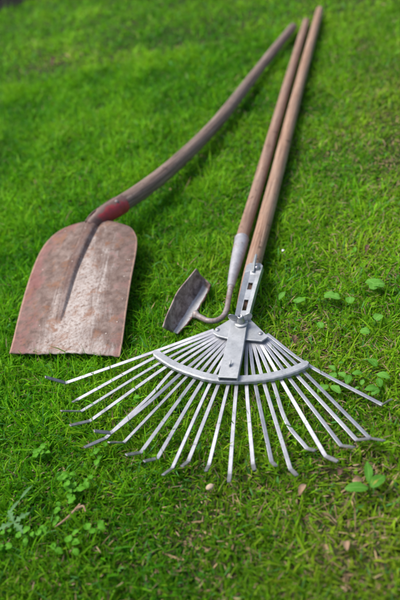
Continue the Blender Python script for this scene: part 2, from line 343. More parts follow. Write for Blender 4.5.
class MB:
    """collects verts / faces / uvs in world space, links them as one mesh object"""
    def __init__(s):
        s.v = []; s.f = []; s.uv = []
    def add(s, vs, fs, uvs=None):
        k = len(s.v)
        s.v += [tuple(p) for p in vs]
        s.uv += list(uvs) if uvs is not None else [(0, 0)] * len(vs)
        s.f += [tuple(i + k for i in f) for f in fs]
        return k
    def build(s, name, mat, parent=None, origin=None, smooth=True, bevel=0, sub=0, solid=0, offset=-1):
        if parent is not None and origin is None:
            o0, q = V((0, 0, 0)), parent
            while q is not None:
                o0 = o0 + q.location; q = q.parent
        else:
            o0 = V(origin) if origin is not None else V((0, 0, 0))
        me = bpy.data.meshes.new(name)
        me.from_pydata([tuple(V(p) - o0) for p in s.v], [], s.f)
        uvl = me.uv_layers.new(name='UVMap')
        idx = np.empty(len(me.loops), dtype=np.int32)
        me.loops.foreach_get('vertex_index', idx)
        uvl.data.foreach_set('uv', np.array(s.uv, dtype=np.float32)[idx].ravel())
        me.polygons.foreach_set('use_smooth', np.full(len(me.polygons), smooth))
        me.materials.append(mat)
        me.update()
        o = bpy.data.objects.new(name, me)
        COL.objects.link(o)
        if parent is not None: o.parent = parent
        else: o.location = o0
        if solid:
            md = o.modifiers.new('solid', 'SOLIDIFY'); md.thickness = solid; md.offset = offset
        if bevel:
            md = o.modifiers.new('bevel', 'BEVEL'); md.width = bevel; md.segments = 2; md.limit_method = 'ANGLE'
        if sub:
            md = o.modifiers.new('sub', 'SUBSURF'); md.levels = sub; md.render_levels = sub
        return o

def catmull(pts, n=6):
    P = [np.array(p, float) for p in pts]
    if len(P) < 3: 
        return [P[0] + (P[-1] - P[0]) * t for t in np.linspace(0, 1, n + 1)]
    P = [2 * P[0] - P[1]] + P + [2 * P[-1] - P[-2]]
    out = []
    for i in range(1, len(P) - 2):
        a, b, c, d = P[i - 1:i + 3]
        for k in range(n):
            t = k / n
            out.append(.5 * (2 * b + (c - a) * t + (2 * a - 5 * b + 4 * c - d) * t * t + (3 * b - a - 3 * c + d) * t ** 3))
    out.append(P[-2])
    return out

def tube(mb, pts, n=20, steps=6, cap=(True, True), wob=0, arc=None, arc_mid=0.0):
    """pts: (x,y,z,r); smooth swept tube with rounded end caps, or an open channel of the given arc"""
    S = catmull(pts, steps)
    Pm = [V(p[:3]) for p in S]; R = [float(p[3]) for p in S]
    T = [(Pm[min(i + 1, len(Pm) - 1)] - Pm[max(i - 1, 0)]).normalized() for i in range(len(Pm))]
    rings = []
    if cap[0]:
        for a in (0.05, .5, .85):
            rings.append((Pm[0] - T[0] * R[0] * .45 * math.cos(a * 1.57), T[0], R[0] * math.sin(a * 1.57) * .98 + .0001))
    rings += list(zip(Pm, T, R))
    if cap[1]:
        for a in (.85, .5, .05):
            rings.append((Pm[-1] + T[-1] * R[-1] * .45 * math.cos(a * 1.57), T[-1], R[-1] * math.sin(a * 1.57) * .98 + .0001))
    up = V((0, 0, 1)); vs = []; uvs = []; d = 0; prev = None
    ph = rng.uniform(0, 6.28, 4)
    full = arc is None
    m = n if full else n + 1
    for p, t, r in rings:
        s = t.cross(up).normalized(); w = s.cross(t).normalized()
        if prev is not None: d += (p - prev).length
        prev = p
        for k in range(n + 1):
            a = 2 * math.pi * k / n if full else arc_mid - arc / 2 + arc * k / n
            rr = r * (1 + wob * (math.sin(d * 31 + ph[0]) * .5 + math.sin(2 * a + d * 17 + ph[1]) * .5 + .4 * math.sin(3 * a - d * 53 + ph[2])))
            vs.append(p + s * math.cos(a) * rr + w * math.sin(a) * rr)
            uvs.append((a * .015 + 1, d))
    fs = []
    c = n + 1
    for i in range(len(rings) - 1):
        for k in range(n):
            fs.append((i * c + k, (i + 1) * c + k, (i + 1) * c + k + 1, i * c + k + 1))
    mb.add(vs, fs, uvs)
    return mb

def ribbon(mb, pts, width, thick, up=(0, 0, 1), steps=0, flange=0):
    """rectangular bar swept along pts; width lies across, thickness along up"""
    S = [V(p) for p in (catmull(pts, steps) if steps else pts)]
    n = len(S)
    W = width if hasattr(width, '__len__') else [width] * n
    if len(W) != n: W = list(np.interp(np.linspace(0, 1, n), np.linspace(0, 1, len(W)), W))
    up = V(up)
    vs = []; uvs = []; d = 0
    for i, p in enumerate(S):
        t = (S[min(i + 1, n - 1)] - S[max(i - 1, 0)]).normalized()
        s = t.cross(up).normalized(); w = s.cross(t).normalized()
        if i: d += (p - S[i - 1]).length
        h = W[i] / 2
        prof = [(-h, thick / 2), (h, thick / 2), (h, -thick / 2), (-h, -thick / 2)] if not flange else \
               [(-h, thick / 2), (h, thick / 2), (h, -flange), (h - thick, -flange), (h - thick, -thick / 2), (-h + thick, -thick / 2), (-h + thick, -flange), (-h, -flange)]
        for a, b in prof:
            vs.append(p + s * a + w * b); uvs.append((a, d))
    c = len(prof)
    fs = [tuple(reversed(range(c))), tuple(range((n - 1) * c, n * c))]
    for i in range(n - 1):
        for k in range(c):
            k2 = (k + 1) % c
            fs.append((i * c + k, i * c + k2, (i + 1) * c + k2, (i + 1) * c + k))
    mb.add(vs, fs, uvs)
    return mb

def lathe(mb, base, axis, prof, n=24):
    axis = V(axis).normalized()
    s = axis.orthogonal().normalized(); w = axis.cross(s)
    vs = []; fs = []
    for z, r in prof:
        for k in range(n):
            a = 2 * math.pi * k / n
            vs.append(V(base) + axis * z + s * math.cos(a) * r + w * math.sin(a) * r)
    for i in range(len(prof) - 1):
        for k in range(n):
            k2 = (k + 1) % n
            fs.append((i * n + k, i * n + k2, (i + 1) * n + k2, (i + 1) * n + k))
    fs.append(tuple(range((len(prof) - 1) * n, len(prof) * n)))
    mb.add(vs, fs)
    return mb

# ---------------------------------------------------------------- the shovel
sh = empty('shovel', (BLADE_L[0][0] * .5 + BLADE_R[0][0] * .5, BLADE_L[0][1] * .5 + BLADE_R[0][1] * .5, 0),
           'old shovel with rusty blade, red socket and bent wooden handle, left of the rake', 'shovel')
Lc = np.array(catmull(BLADE_L, 8)); Rc = np.array(catmull(BLADE_R, 8))
NV, NU = len(Lc), 120
G = np.array(catmull(GROOVE, 12))
mb = MB(); vs = []; uvs = []; dirt_and_shade = []
axis_len = np.linalg.norm((Lc[-1] + Rc[-1]) / 2 - (Lc[0] + Rc[0]) / 2)
# finer rows: resample the boundary
tv = np.linspace(0, 1, 90)
Lr = np.stack([np.interp(tv, np.linspace(0, 1, NV), Lc[:, i]) for i in range(3)], 1)
Rr = np.stack([np.interp(tv, np.linspace(0, 1, NV), Rc[:, i]) for i in range(3)], 1)
NV = 90
for j in range(NV):
    for i in range(NU + 1):
        u = i / NU
        p = Lr[j] * (1 - u) + Rr[j] * u
        vrow = j / (NV - 1)
        wid = np.linalg.norm(Rr[j] - Lr[j])
        z = p[2] + .011 * (1 - (2 * u - 1) ** 2) * min(1, wid / .15) * (0.35 + .65 * min(1, vrow * 1.6))
        if vrow < .02: z += .0005 * math.sin(u * 13) + .0003 * math.sin(u * 41 + 1)
        # stamped groove with raised lips
        dd = np.hypot(G[:, 0] - p[0], G[:, 1] - p[1]); kx = int(dd.argmin()); dist = dd[kx]
        tt = kx / (len(G) - 1)
        half = .0048 + .0098 * tt
        z += (.0032 + .0085 * tt) * math.sqrt(max(0, 1 - (dist / half) ** 2)) ** .8 - .0016 * math.exp(-((dist - half * 1.12) / (half * .22)) ** 2)
        z -= .0015 * math.exp(-(dist / (half * .3)) ** 2)
        y = p[1] + (0.0010 * math.sin(u * 9 + 2) + .0007 * math.sin(u * 37) + .0006 * math.sin(u * 83) if j == 0 else 0)
        vs.append((p[0], y, z)); uvs.append((u, vrow))
        dirt_and_shade.append(float(np.clip(math.exp(-(dist / (half * 1.05)) ** 4) * (0.95), 0, 1)) + 1.0 * max(0, (vrow - .93) * 9) * math.exp(-(dist / .03) ** 2))
fs = [(j * (NU + 1) + i, j * (NU + 1) + i + 1, (j + 1) * (NU + 1) + i + 1, (j + 1) * (NU + 1) + i) for j in range(NV - 1) for i in range(NU)]
mb.add(vs, fs, uvs)
bl = mb.build('blade', M_BLADE, sh, solid=.0022)
a = bl.data.attributes.new('dirt_and_shade', 'FLOAT', 'POINT'); a.data.foreach_set('value', np.clip(np.array(dirt_and_shade, dtype=np.float32), 0, 1))
tube(MB(), SHOVEL_HANDLE, 24, 8, (True, True), .018).build('handle', M_WOOD_SHOVEL, sh)
so_ = tube(MB(), SOCKET, 28, 6, (False, False), .02, arc=5.2, arc_mid=-1.15).build('socket', M_SOCKET, sh, solid=.002, offset=1)
# a rivet through the socket, on its upper flank
p3, p2 = V(SOCKET[3][:3]), V(SOCKET[2][:3]); tx3 = (p3 - p2).normalized()
sd3 = tx3.cross(V((0, 0, 1))).normalized(); up3 = sd3.cross(tx3).normalized()
rd = (sd3 * math.cos(1.0) + up3 * math.sin(1.0)).normalized()
lathe(MB(), p2 * .5 + p3 * .5 + rd * (SOCKET[3][3] + .0012), rd, [(0, .0042), (.0014, .004), (.0026, .0026), (.003, .001)], 16).build('rivet', M_NECK, so_)

# ---------------------------------------------------------------- the hoe
ho = empty('hoe', (HOE_F[2][0], HOE_F[2][1], 0), 'small hoe with soiled blade, grey ferrule and thin wooden handle beside the rake', 'hoe')
tube(MB(), HOE_HANDLE, 24, 8, (True, True), .012).build('handle', M_WOOD_HOE, ho)
fe = tube(MB(), FERRULE, 24, 6, (True, True), .015).build('ferrule', M_FERRULE, ho)
f0, f1 = V(FERRULE[0][:3]), V(FERRULE[1][:3]); fd = (f1 - f0).normalized()
tube(MB(), [(*(f0 - fd * .0015), .0138), (*(f0 + fd * .0010), .0142), (*(f0 + fd * .0035), .0137)], 24, 4, (True, True)).build('rim', M_FERRULE, fe)
nl = f1 + (fd.cross(V((0, 0, 1))).normalized() * -.35 + V((0, 0, .94))) * .0122 + fd * .006
lathe(MB(), nl, V((.2, -.1, 1)), [(0, .0022), (.0008, .0021), (.0013, .0012)], 12).build('nail', M_NECK, fe)
ne = tube(MB(), NECK, 16, 6, (True, True), .03).build('neck', M_NECK, ho)
q0, q1 = V(NECK[-1][:3]), V(NECK[-2][:3]); qd = (q1 - q0).normalized()
tube(MB(), [(*q0, .0074), (*(q0 + qd * .003), .0062), (*(q0 + qd * .006), .0050)], 16, 4, (True, True), .08).build('weld', M_NECK, ne)
mb = MB(); vs = []; uvs = []
HL = np.array(catmull(HOE_L, 6)); HF = np.array(catmull(HOE_F, 6)); HR = np.array(catmull(HOE_R, 6))
for j in range(len(HL)):
    ctrl = catmull([HL[j], HL[j] * .45 + HF[j] * .55 + np.array([-.001, .002, -.003]), HF[j], HR[j]], 8)
    for i, p in enumerate(ctrl):
        u = i / (len(ctrl) - 1)
        jag = (.0009 * math.sin(j * 1.3) + .0007 * math.sin(j * 2.9 + 1)) if i == len(ctrl) - 1 else 0
        vs.append((p[0] + jag, p[1], p[2])); uvs.append((u * .93 if u < 1 else 1.0, j / (len(HL) - 1)))
c = len(ctrl)
fs = [(j * c + i, j * c + i + 1, (j + 1) * c + i + 1, (j + 1) * c + i) for j in range(len(HL) - 1) for i in range(c - 1)]
mb.add(vs, fs, uvs)
mb.build('blade', M_HOE, ho, solid=.0024, offset=-1)

# ---------------------------------------------------------------- the rake
ra = empty('leaf_rake', (PIVOT[0][0] * .5 + PIVOT[4][0] * .5, PIVOT[0][1], 0),
           'galvanised leaf rake lying tines up with spread flat tines, wing nut and long wooden handle', 'rake')
tube(MB(), RAKE_HANDLE, 24, 8, (True, True), .012).build('handle', M_WOOD_RAKE, ra)
for pts in TINES:
    P = [V(p) for p in pts]
    inner = P[:-1]
    path = [V(p) for p in catmull([tuple(p) for p in inner], 8)]
    hook = P[-1] - P[-2]
    d0 = (path[-1] - path[-2]).normalized()
    # a rounded bend into the hook
    path = path[:-1] + [P[-2] - d0 * .003, P[-2] + d0 * .0008 + hook.normalized() * .0008, P[-2] + hook.normalized() * .004, P[-2] + hook * .55, P[-1]]
    n = len(path)
    w = [.0056] * (n - 2) + [.0060, .0048]
    j = float(rng.uniform(-.25, .25))
    t0 = (P[-2] - P[0]).normalized()
    upv = V((0, 0, 1)) + t0.cross(V((0, 0, 1))) * j
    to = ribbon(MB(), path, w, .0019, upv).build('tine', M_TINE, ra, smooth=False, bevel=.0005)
    da = to.data.attributes.new('dirt_and_shade', 'FLOAT', 'POINT')
    da.data.foreach_set('value', np.repeat(np.array([0.0] * (n - 5) + [.1, .25, .4, .55, .7], dtype=np.float32), 4))  # painted shade grows along the hook to its tip
# cross band: flat arc with a folded lip on the outer side
S = [V(p) for p in catmull(BAND, 16)]
mb = MB(); vs = []; fs = []
n = len(S)
for i, p in enumerate(S):
    t = (S[min(i + 1, n - 1)] - S[max(i - 1, 0)]).normalized()
    s = t.cross(V((0, 0, 1))).normalized()          # points towards the viewer side (outer)
    e = min(i, n - 1 - i) / 8.0
    k = min(1, .45 + .55 * math.sin(min(1, e) * 1.57))
    k *= 1 + .025 * math.cos(i / (n - 1) * 21 * 2 * math.pi)
    for a, b in ((-.0068 * k, .0012), (-.0058 * k, .0024), (.0048 * k, .0028), (.0067 * k, .0014), (.0069 * k, -.0034), (.0056 * k, -.0034), (.0052 * k, .0006), (-.0074 * k, .0004)):
        vs.append(p + s * a + V((0, 0, 1)) * b)
for i in range(n - 1):
    for k in range(8):
        fs.append((i * 8 + k, i * 8 + (k + 1) % 8, (i + 1) * 8 + (k + 1) % 8, (i + 1) * 8 + k))
fs += [tuple(reversed(range(8))), tuple(range((n - 1) * 8, n * 8))]
mb.add(vs, fs)
mb.build('cross_band', M_GALV, ra, smooth=False, bevel=.0004)
# pivot plate
mb = MB(); m_ = len(PIVOT)
cz = V((0, 0, .0012))
vs = [V(p) + cz for p in PIVOT] + [V(p) - cz * 1.6 for p in PIVOT]
fs = [tuple(range(m_)), tuple(reversed(range(m_, 2 * m_)))] + [(i, i + m_, (i + 1) % m_ + m_, (i + 1) % m_) for i in range(m_)]
mb.add(vs, fs)
pv = mb.build('pivot_plate', M_GALV, ra, smooth=False, bevel=.0008)
for r in RIVETS:
    lathe(MB(), V(r) - V((0, 0, .001)), (0, 0, 1), [(0, .0042), (.0012, .0040), (.0026, .0028), (.0031, .0012)]).build('rivet', M_RIVET, pv)
# centre bar with a little pressed-up tab
mb = ribbon(MB(), BAR, BAR_W, .0022, flange=.007, steps=3)
bar = mb.build('centre_bar', M_GALV, ra, smooth=False, bevel=.0006)
tb = V(BAR_TAB); dv = (V(BAR[0]) - V(BAR[2])).normalized()
ribbon(MB(), [tb + V((0, 0, .0005)), tb + V((.0015, .001, .003)), tb + V((.003, .003, .0062)) + dv * .003], [.006, .005, .003], .0012, up=(-.7, .7, .3)).build('tab', M_GALV, bar, smooth=False)
# handle bracket: slotted channel
S = [V(p) for p in catmull(BRACKET, 10)]
ax = (S[-1] - S[0]).normalized(); L_ = (S[-1] - S[0]).length
mb = MB(); rows = []
side = ax.cross(V((0, 0, 1))).normalized()
def along(p): return (V(p) - S[0]).dot(ax) / L_
s0, s1, s2 = (along(p) for p in SLOT)
for i in range(len(S)):
    t = i / (len(S) - 1)
    rows.append(t)
rows = sorted(set(rows + [.16, .2, s0, s0 + (s1 - s0) * .42, s1, s2]))
cols = [-1, -.36, .30, 1]
vs = []; 
W0, W1 = .0142, .0112
for t in rows:
    p = S[0] + (S[-1] - S[0]) * t
    p.z = float(np.interp(t, np.linspace(0, 1, len(S)), [q.z for q in S]))
    h = W0 + (W1 - W0) * t
    nar = .62 if t == 0 else 1
    for cix in (-1.0, -.98, -.46, -.34, .26, .36, .98, 1.0):
        zz = -.010 if abs(cix) == 1 else (-.0035 if abs(cix) < .5 and t > .16 else .0)
        vs.append(p + side * h * cix * nar + V((0, 0, zz)))
fs = []
for i in range(len(rows) - 1):
    tm = (rows[i] + rows[i + 1]) / 2
    for k in range(7):
        if k == 3 and ((s0 < tm < s0 + (s1 - s0) * .42) or (s1 < tm < s2)):
            continue
        fs.append((i * 8 + k, i * 8 + k + 1, (i + 1) * 8 + k + 1, (i + 1) * 8 + k))
mb.add(vs, fs)
br = mb.build('bracket', M_GALV, ra, smooth=False, solid=.0018, offset=0)
ribbon(MB(), [V(p) for p in catmull(TAB, 4)], [.007, .0075, .007, .0065, .004], .0030, up=(-.80, -.22, .5)).build('tab', M_GALV, br, smooth=False, bevel=.0004)
lathe(MB(), V(BOLT) - V((0, 0, .001)), (0, 0, 1), [(0, .0058), (.003, .0056), (.0052, .004), (.0062, .0016)]).build('bolt_head', M_RIVET, br)
# pressed rib between the slot openings
ribbon(MB(), [S[0] + (S[-1] - S[0]) * t + V((0, 0, -.0018)) for t in (s0 + (s1 - s0) * .45, s1 - .01)], .0045, .002).build('rib', M_GALV, br, smooth=False, bevel=.0005)
# wing nut on a round washer
wp = V(WING)
lathe(MB(), wp - V((0, 0, .003)), (0, 0, 1), [(0, .0112), (.0016, .0114), (.0024, .0106), (.0026, .006)]).build('washer', M_GALV, ra)
mb = MB()
lathe(mb, wp - V((0, 0, .001)), (0, 0, 1), [(0, .0070), (.004, .0066), (.009, .0050), (.0125, .0046), (.013, .003), (.0105, .0025)])
wn = mb.build('wing_nut', M_DARKSTEEL, ra)
wax = V((.97, -.24, 0))
for sg in (-1, 1):
    mb = MB(); vs = []; fs = []
    nr, ns = 10, 14
    for i in range(nr + 1):
        th_ = math.pi * i / nr
        for k in range(ns):
            ph_ = 2 * math.pi * k / ns
            x, y, z = math.sin(th_) * math.cos(ph_) * .0066, math.cos(th_) * .0100, math.sin(th_) * math.sin(ph_) * .0017
            # lobe: long axis leans outwards and up
            d = (wax * sg * .72 + V((0, 0, .62))).normalized()
            q = d.cross(V((-wax.y, wax.x, 0))).normalized()
            r_ = V((-wax.y, wax.x, 0))
            vs.append(wp + wax * sg * .0112 + V((0, 0, .0085)) + d * y + q * x + r_ * z)
    for i in range(nr):
        for k in range(ns):
            k2 = (k + 1) % ns
            fs.append((i * ns + k, i * ns + k2, (i + 1) * ns + k2, (i + 1) * ns + k))
    mb.add(vs, fs)
    mb.build('wing', M_DARKSTEEL, wn)

# ---------------------------------------------------------------- ground
def sheet(name, x0, x1, y0, y1, z, mat, nx=2, ny=2, fn=None):
    mb = MB()
    xs, ys = np.linspace(x0, x1, nx), np.linspace(y0, y1, ny)
    vs = [(x, y, z + (fn(x, y) if fn else 0)) for y in ys for x in xs]
    fs = [(j * nx + i, j * nx + i + 1, (j + 1) * nx + i + 1, (j + 1) * nx + i) for j in range(ny - 1) for i in range(nx - 1)]
    mb.add(vs, fs)
    return mb.build(name, mat, smooth=True)
tag(sheet('ground', -60, 60, -60, 60, 0, M_SOIL), kind='structure')
e0, e1 = np.array(EDGE[0][:2]), np.array(EDGE[1][:2])
ed = (e1 - e0) / np.linalg.norm(e1 - e0); en = np.array([-ed[1], ed[0]])      # en points away from the lawn
def beyond(x, y): return (x - e0[0]) * en[0] + (y - e0[1]) * en[1]
mb = MB(); vs = []; nx, ny = 120, 24
for j in range(ny):
    for i in range(nx):
        s_, w_ = -2.5 + 5.0 * i / (nx - 1), 1.6 * j / (ny - 1)
        p = e0 + ed * s_ + en * w_
        z = .006 + (0.03 * min(1, w_ / .25) + .012 * math.sin(s_ * 19 + w_ * 7) * math.cos(w_ * 23 + s_ * 5) + float(rng.normal(0, .006))) * min(1, w_ / .1) * (1 if j < ny - 1 else 0)
        vs.append((p[0], p[1], max(.005, z)))
fs = [(j * nx + i, j * nx + i + 1, (j + 1) * nx + i + 1, (j + 1) * nx + i) for j in range(ny - 1) for i in range(nx - 1)]
mb.add(vs, fs); tag(mb.build('dark_edge_strip', M_DARK_STRIP), kind='structure')  # uneven dark strip beyond the lawn edge

# ---------------------------------------------------------------- grass
# smooth pseudo-noise over the lawn
_k = rng.normal(0, 1, (40, 2)); _p = rng.uniform(0, 6.28, 40)
def field(x, y, scale, seed):
    r = np.random.default_rng(seed)
    k = r.normal(0, 1, (14, 2)) * scale; p = r.uniform(0, 6.28, 14)
    s = np.zeros_like(x)
    for i in range(14): s = s + np.sin(k[i, 0] * x + k[i, 1] * y + p[i])
    return s / math.sqrt(7)                  # about unit variance

def seg_limit(x, y, pts, lim, clear, extra=0.0):
    P = np.array([p[:4] for p in pts], float)
    for a, b in zip(P, P[1:]):
        d = b[:2] - a[:2]; l2 = d @ d + 1e-9
        t = np.clip(((x - a[0]) * d[0] + (y - a[1]) * d[1]) / l2, 0, 1)
        dist = np.hypot(x - a[0] - t * d[0], y - a[1] - t * d[1])
        r = a[3] + t * (b[3] - a[3]) if P.shape[1] > 3 else clear
        zb = a[2] + t * (b[2] - a[2]) - (r if P.shape[1] > 3 else 0)
        near = dist < r + extra
        lim = np.where(near, np.minimum(lim, np.maximum(zb, .004)), lim)
    return lim

def inside(x, y, poly):
    c = np.zeros(x.shape, bool)
    n = len(poly); j = n - 1
    for i in range(n):
        xi, yi = poly[i][:2]; xj, yj = poly[j][:2]
        hit = ((yi > y) != (yj > y)) & (x < (xj - xi) * (y - yi) / (yj - yi + 1e-12) + xi)
        c ^= hit; j = i
    return c

def limits(x, y):
    lim = np.full(x.shape, 1.0)
    over = (np.arange(x.size) * 7919 % 100) < 20          # some blades keep standing between and over the tines
    for pts in (SHOVEL_HANDLE, RAKE_HANDLE, HOE_HANDLE, FERRULE, NECK):
        lim = seg_limit(x, y, pts, lim, 0, .004)
    for t in TINES:
        l2 = seg_limit(x, y, [p[:3] for p in t[:-1]], lim, .0035)
        lim = np.where(over, lim, l2)
    poly = list(Lr) + list(Rr[::-1])
    m = inside(x, y, [(p[0], p[1] + .008) if i < 5 or i > len(poly) - 6 else (p[0], p[1]) for i, p in enumerate(poly)])
    u = np.clip((y - Lr[0][1]) / (Lr[-1][1] - Lr[0][1]), 0, 1)
    lim = np.where(m, np.minimum(lim, .010 + .02 * u), lim)
    hp = [tuple(p) for p in HL] + [tuple(p) for p in HR[::-1]]
    lim = np.where(inside(x, y, hp), np.minimum(lim, .008), lim)
    lim = np.where(inside(x, y, [tuple(p) for p in PIVOT] ), np.minimum(lim, .022), lim)
    return lim

def scatter(n, x0, x1, y0, y1):
    return rng.uniform(x0, x1, n), rng.uniform(y0, y1, n)

def blades(name, xs, ys, length, width, lean, curl, tint, kind_tag, mat, zoff=0.0, lim=True):
    """one mesh of bent, tapering blades; every blade is a strip of two quads and a tip"""
    n = len(xs)
    L = length.copy()
    az = rng.uniform(0, 2 * math.pi, n)
    la = np.clip(lean, .02, 1.5)
    cu = curl
    steps = 3
    px = xs.copy(); py = ys.copy(); pz = np.zeros(n) + zoff
    ca, sa = np.cos(az), np.sin(az)
    pos = [(px.copy(), py.copy(), pz.copy())]
    for s in range(steps):
        an = la + cu * (s + .5) / steps
        px = px + L / steps * np.sin(an) * ca; py = py + L / steps * np.sin(an) * sa; pz = pz + L / steps * np.cos(an)
        pos.append((px.copy(), py.copy(), np.maximum(pz, .001)))
    if lim:
        top = np.max([p[2] for p in pos], 0)
        k = np.ones(n)
        for p in pos:
            lz = limits(p[0], p[1])
            k = np.minimum(k, np.where(p[2] > lz * .9, lz * .9 / np.maximum(p[2], 1e-5), 1))
        k = np.clip(k, .05, 1)
        pos = [(p[0], p[1], p[2] * k) for p in pos]
    w = [.75, 1.0, .72]
    tw = rng.uniform(-.6, .6, n)
    wx, wy = -np.sin(az + tw), np.cos(az + tw)
    wz = rng.uniform(-.5, .5, n)
    verts = np.zeros((n, 7, 3), np.float32)
    for s in range(3):
        h = width * w[s] / 2
        verts[:, 2 * s] = np.stack([pos[s][0] - wx * h, pos[s][1] - wy * h, pos[s][2] - wz * h * (s > 0)], 1)
        verts[:, 2 * s + 1] = np.stack([pos[s][0] + wx * h, pos[s][1] + wy * h, pos[s][2] + wz * h * (s > 0)], 1)
    verts[:, 6] = np.stack(pos[3], 1)
    base = (np.arange(n) * 7)[:, None]
    quads = np.concatenate([base + np.array([[0, 1, 3, 2]]), base + np.array([[2, 3, 5, 4]])], 1).reshape(n, 8)
    tri = base + np.array([[4, 5, 6]])
    loops = np.concatenate([quads, tri], 1).ravel().astype(np.int32)
    me = bpy.data.meshes.new(name)
    me.vertices.add(n * 7); me.vertices.foreach_set('co', verts.ravel())
    me.loops.add(n * 11); me.loops.foreach_set('vertex_index', loops)
    me.polygons.add(n * 3)
    st = (np.arange(n) * 11)[:, None] + np.array([[0, 4, 8]])
    me.polygons.foreach_set('loop_start', st.ravel().astype(np.int32))
    me.polygons.foreach_set('use_smooth', np.ones(n * 3, bool))
    at = me.attributes.new('tint', 'FLOAT_COLOR', 'POINT')
    c = np.ones((n, 7, 4), np.float32); c[:, :, :3] = tint[:, None, :]
    at.data.foreach_set('color', c.ravel())
    me.update(calc_edges=True); me.validate()
    me.materials.append(mat)
    o = bpy.data.objects.new(name, me); COL.objects.link(o)
    return tag(o, kind_tag[0], kind_tag[1], kind='stuff')

X = []; Y = []; K = []
def field_zone(n, x0, x1, y0, y1, k):
    x, y = scatter(n, x0, x1, y0, y1); X.append(x); Y.append(y); K.append(np.full(n, k))
DENS = 1.0
field_zone(int(185000 * DENS), -.62, .62, .22, 1.30, 1.0)        # close, fine
field_zone(int(120000 * DENS), -.95, 1.05, 1.30, 2.20, 1.25)
field_zone(int(70000 * DENS), -1.25, 1.35, 2.20, 3.9, 1.7)
field_zone(int(12000 * DENS), -1.6, -.62, -.6, 1.30, 2.0)
field_zone(int(12000 * DENS), .62, 1.6, -.6, 1.30, 2.0)
field_zone(int(12000 * DENS), -.62, .62, -.6, .22, 1.6)
field_zone(int(9000 * DENS), -2.6, -1.0, 1.30, 4.2, 2.6)
field_zone(int(9000 * DENS), 1.1, 2.8, 1.30, 4.2, 2.6)
X = np.concatenate(X); Y = np.concatenate(Y); K = np.concatenate(K)
keep = beyond(X, Y) < rng.normal(0, .02, X.shape)
# bare, dry patches (right of the tines, below the rake, beside the pivot)
dry = np.zeros(X.shape)
for (bx, by), rad, amt in ((LITTER[0], .07, .9), (LITTER[2], .05, .9), (LITTER[4], .06, .7), (LITTER[9], .08, .7), (LITTER[10], .15, .5), (LITTER[8], .12, .7), (LITTER[6], .05, .5), (LITTER[5], .05, .6)):
    dry = np.maximum(dry, amt * np.exp(-((X - bx) ** 2 + (Y - by) ** 2) / rad ** 2))
near_right = 1 / (1 + np.exp(-((X * 1.1 - (Y - .85) * .45 - .03) * 7)))          # the lawn thins out towards the right and the front
dry = np.clip(dry + .30 * near_right * (1 + .5 * field(X, Y, 14, 3)), 0, 1)
keep &= rng.uniform(0, 1, X.shape) > dry * .55
X, Y, K, dry, near_right = X[keep], Y[keep], K[keep], dry[keep], near_right[keep]
n = len(X)
clump = field(X, Y, 45, 11); clump2 = field(X, Y, 16, 12); big = field(X, Y, 5, 13)
Lg = np.clip(rng.gamma(8, .0030, n) * (1 + .16 * clump + .10 * clump2), .010, .055) * (1 - .25 * near_right)
Wd = np.clip(rng.normal(.0018, .0006, n), .0008, .0040) * K
wide = rng.uniform(0, 1, n) < .22                                        # broader lawn weeds and moss-like leaves
Lg = np.where(wide, Lg * .55, Lg); Wd = np.where(wide, Wd * 2.0, Wd)
stray = rng.uniform(0, 1, n) < .02                                       # a few long blades missed by the mower
Lg = np.where(stray, np.clip(Lg * 1.9, 0, .06), Lg)
lean = rng.gamma(3.2, .22, n) + .1
curl = rng.normal(.65, .5, n)
deep = np.array([.022, .155, .0015]); midc = np.array([.080, .305, .002]); lite = np.array([.20, .50, .012]); yel = np.array([.31, .40, .022]); straw = np.array([.52, .38, .20]); blue = np.array([.10, .31, .07])
q = np.clip(.46 + .29 * rng.normal(0, 1, n) + .10 * clump + .10 * clump2 + .07 * big, 0, 1)[:, None]
tint = np.where(q < .5, deep + (midc - deep) * q * 2, midc + (lite - midc) * (q - .5) * 2)
front = 1 / (1 + np.exp((Y - .56) * 14))                                # foreground turf: more yellow and straw, plus shade painted into the tint
yk = np.clip(.01 + .14 * front + .26 * dry + .18 * near_right + .08 * clump2 + rng.normal(0, .16, n), 0, .85)[:, None]
tint = tint * (1 - yk) + yel * yk
sk = (rng.uniform(0, 1, n) < .02 + .17 * dry + .05 * front)[:, None]
tint = np.where(sk, straw * rng.uniform(.5, 1.1, n)[:, None], tint)
bk = (rng.uniform(0, 1, n) < .05)[:, None]
tint = np.where(bk & ~sk, blue, tint)
tint = tint * (rng.uniform(.80, 1.42, n) * (1 - .26 * front))[:, None]  # foreground blades darkened: shade put into their colour
lean = np.where(sk[:, 0], lean + .6, lean)
blades('lawn_grass', X, Y, Lg, Wd, lean, curl, tint, ('short bright green lawn grass with yellowish thin spots', 'grass'), M_GRASS)

# dead, fallen bits between the stems
n = 32000
tx, ty = scatter(n, -.75, .8, .22, 2.2)
nr = 1 / (1 + np.exp(-((tx * 1.1 - (ty - .85) * .45 - .03) * 7)))
kp = rng.uniform(0, 1, n) < .10 + .9 * nr ** 1.3
tx, ty = tx[kp], ty[kp]; n = len(tx)
tt = np.array([.44, .32, .21]) * rng.uniform(.15, 1.2, n)[:, None] ** 1.3 * np.array([1, 1, 1]) + rng.uniform(0, .05, n)[:, None] * np.array([1, .5, .45])
blades('dry_thatch', tx, ty, np.clip(rng.gamma(2.5, .0044, n), .003, .022) * (1 - .35 / (1 + np.exp((ty - .56) * 14))), rng.uniform(.0006, .0017, n), rng.uniform(.7, 1.5, n), rng.normal(.1, .3, n), tt,
       ('tan dead grass lying between the green blades', 'thatch'), M_GRASS, zoff=.009)

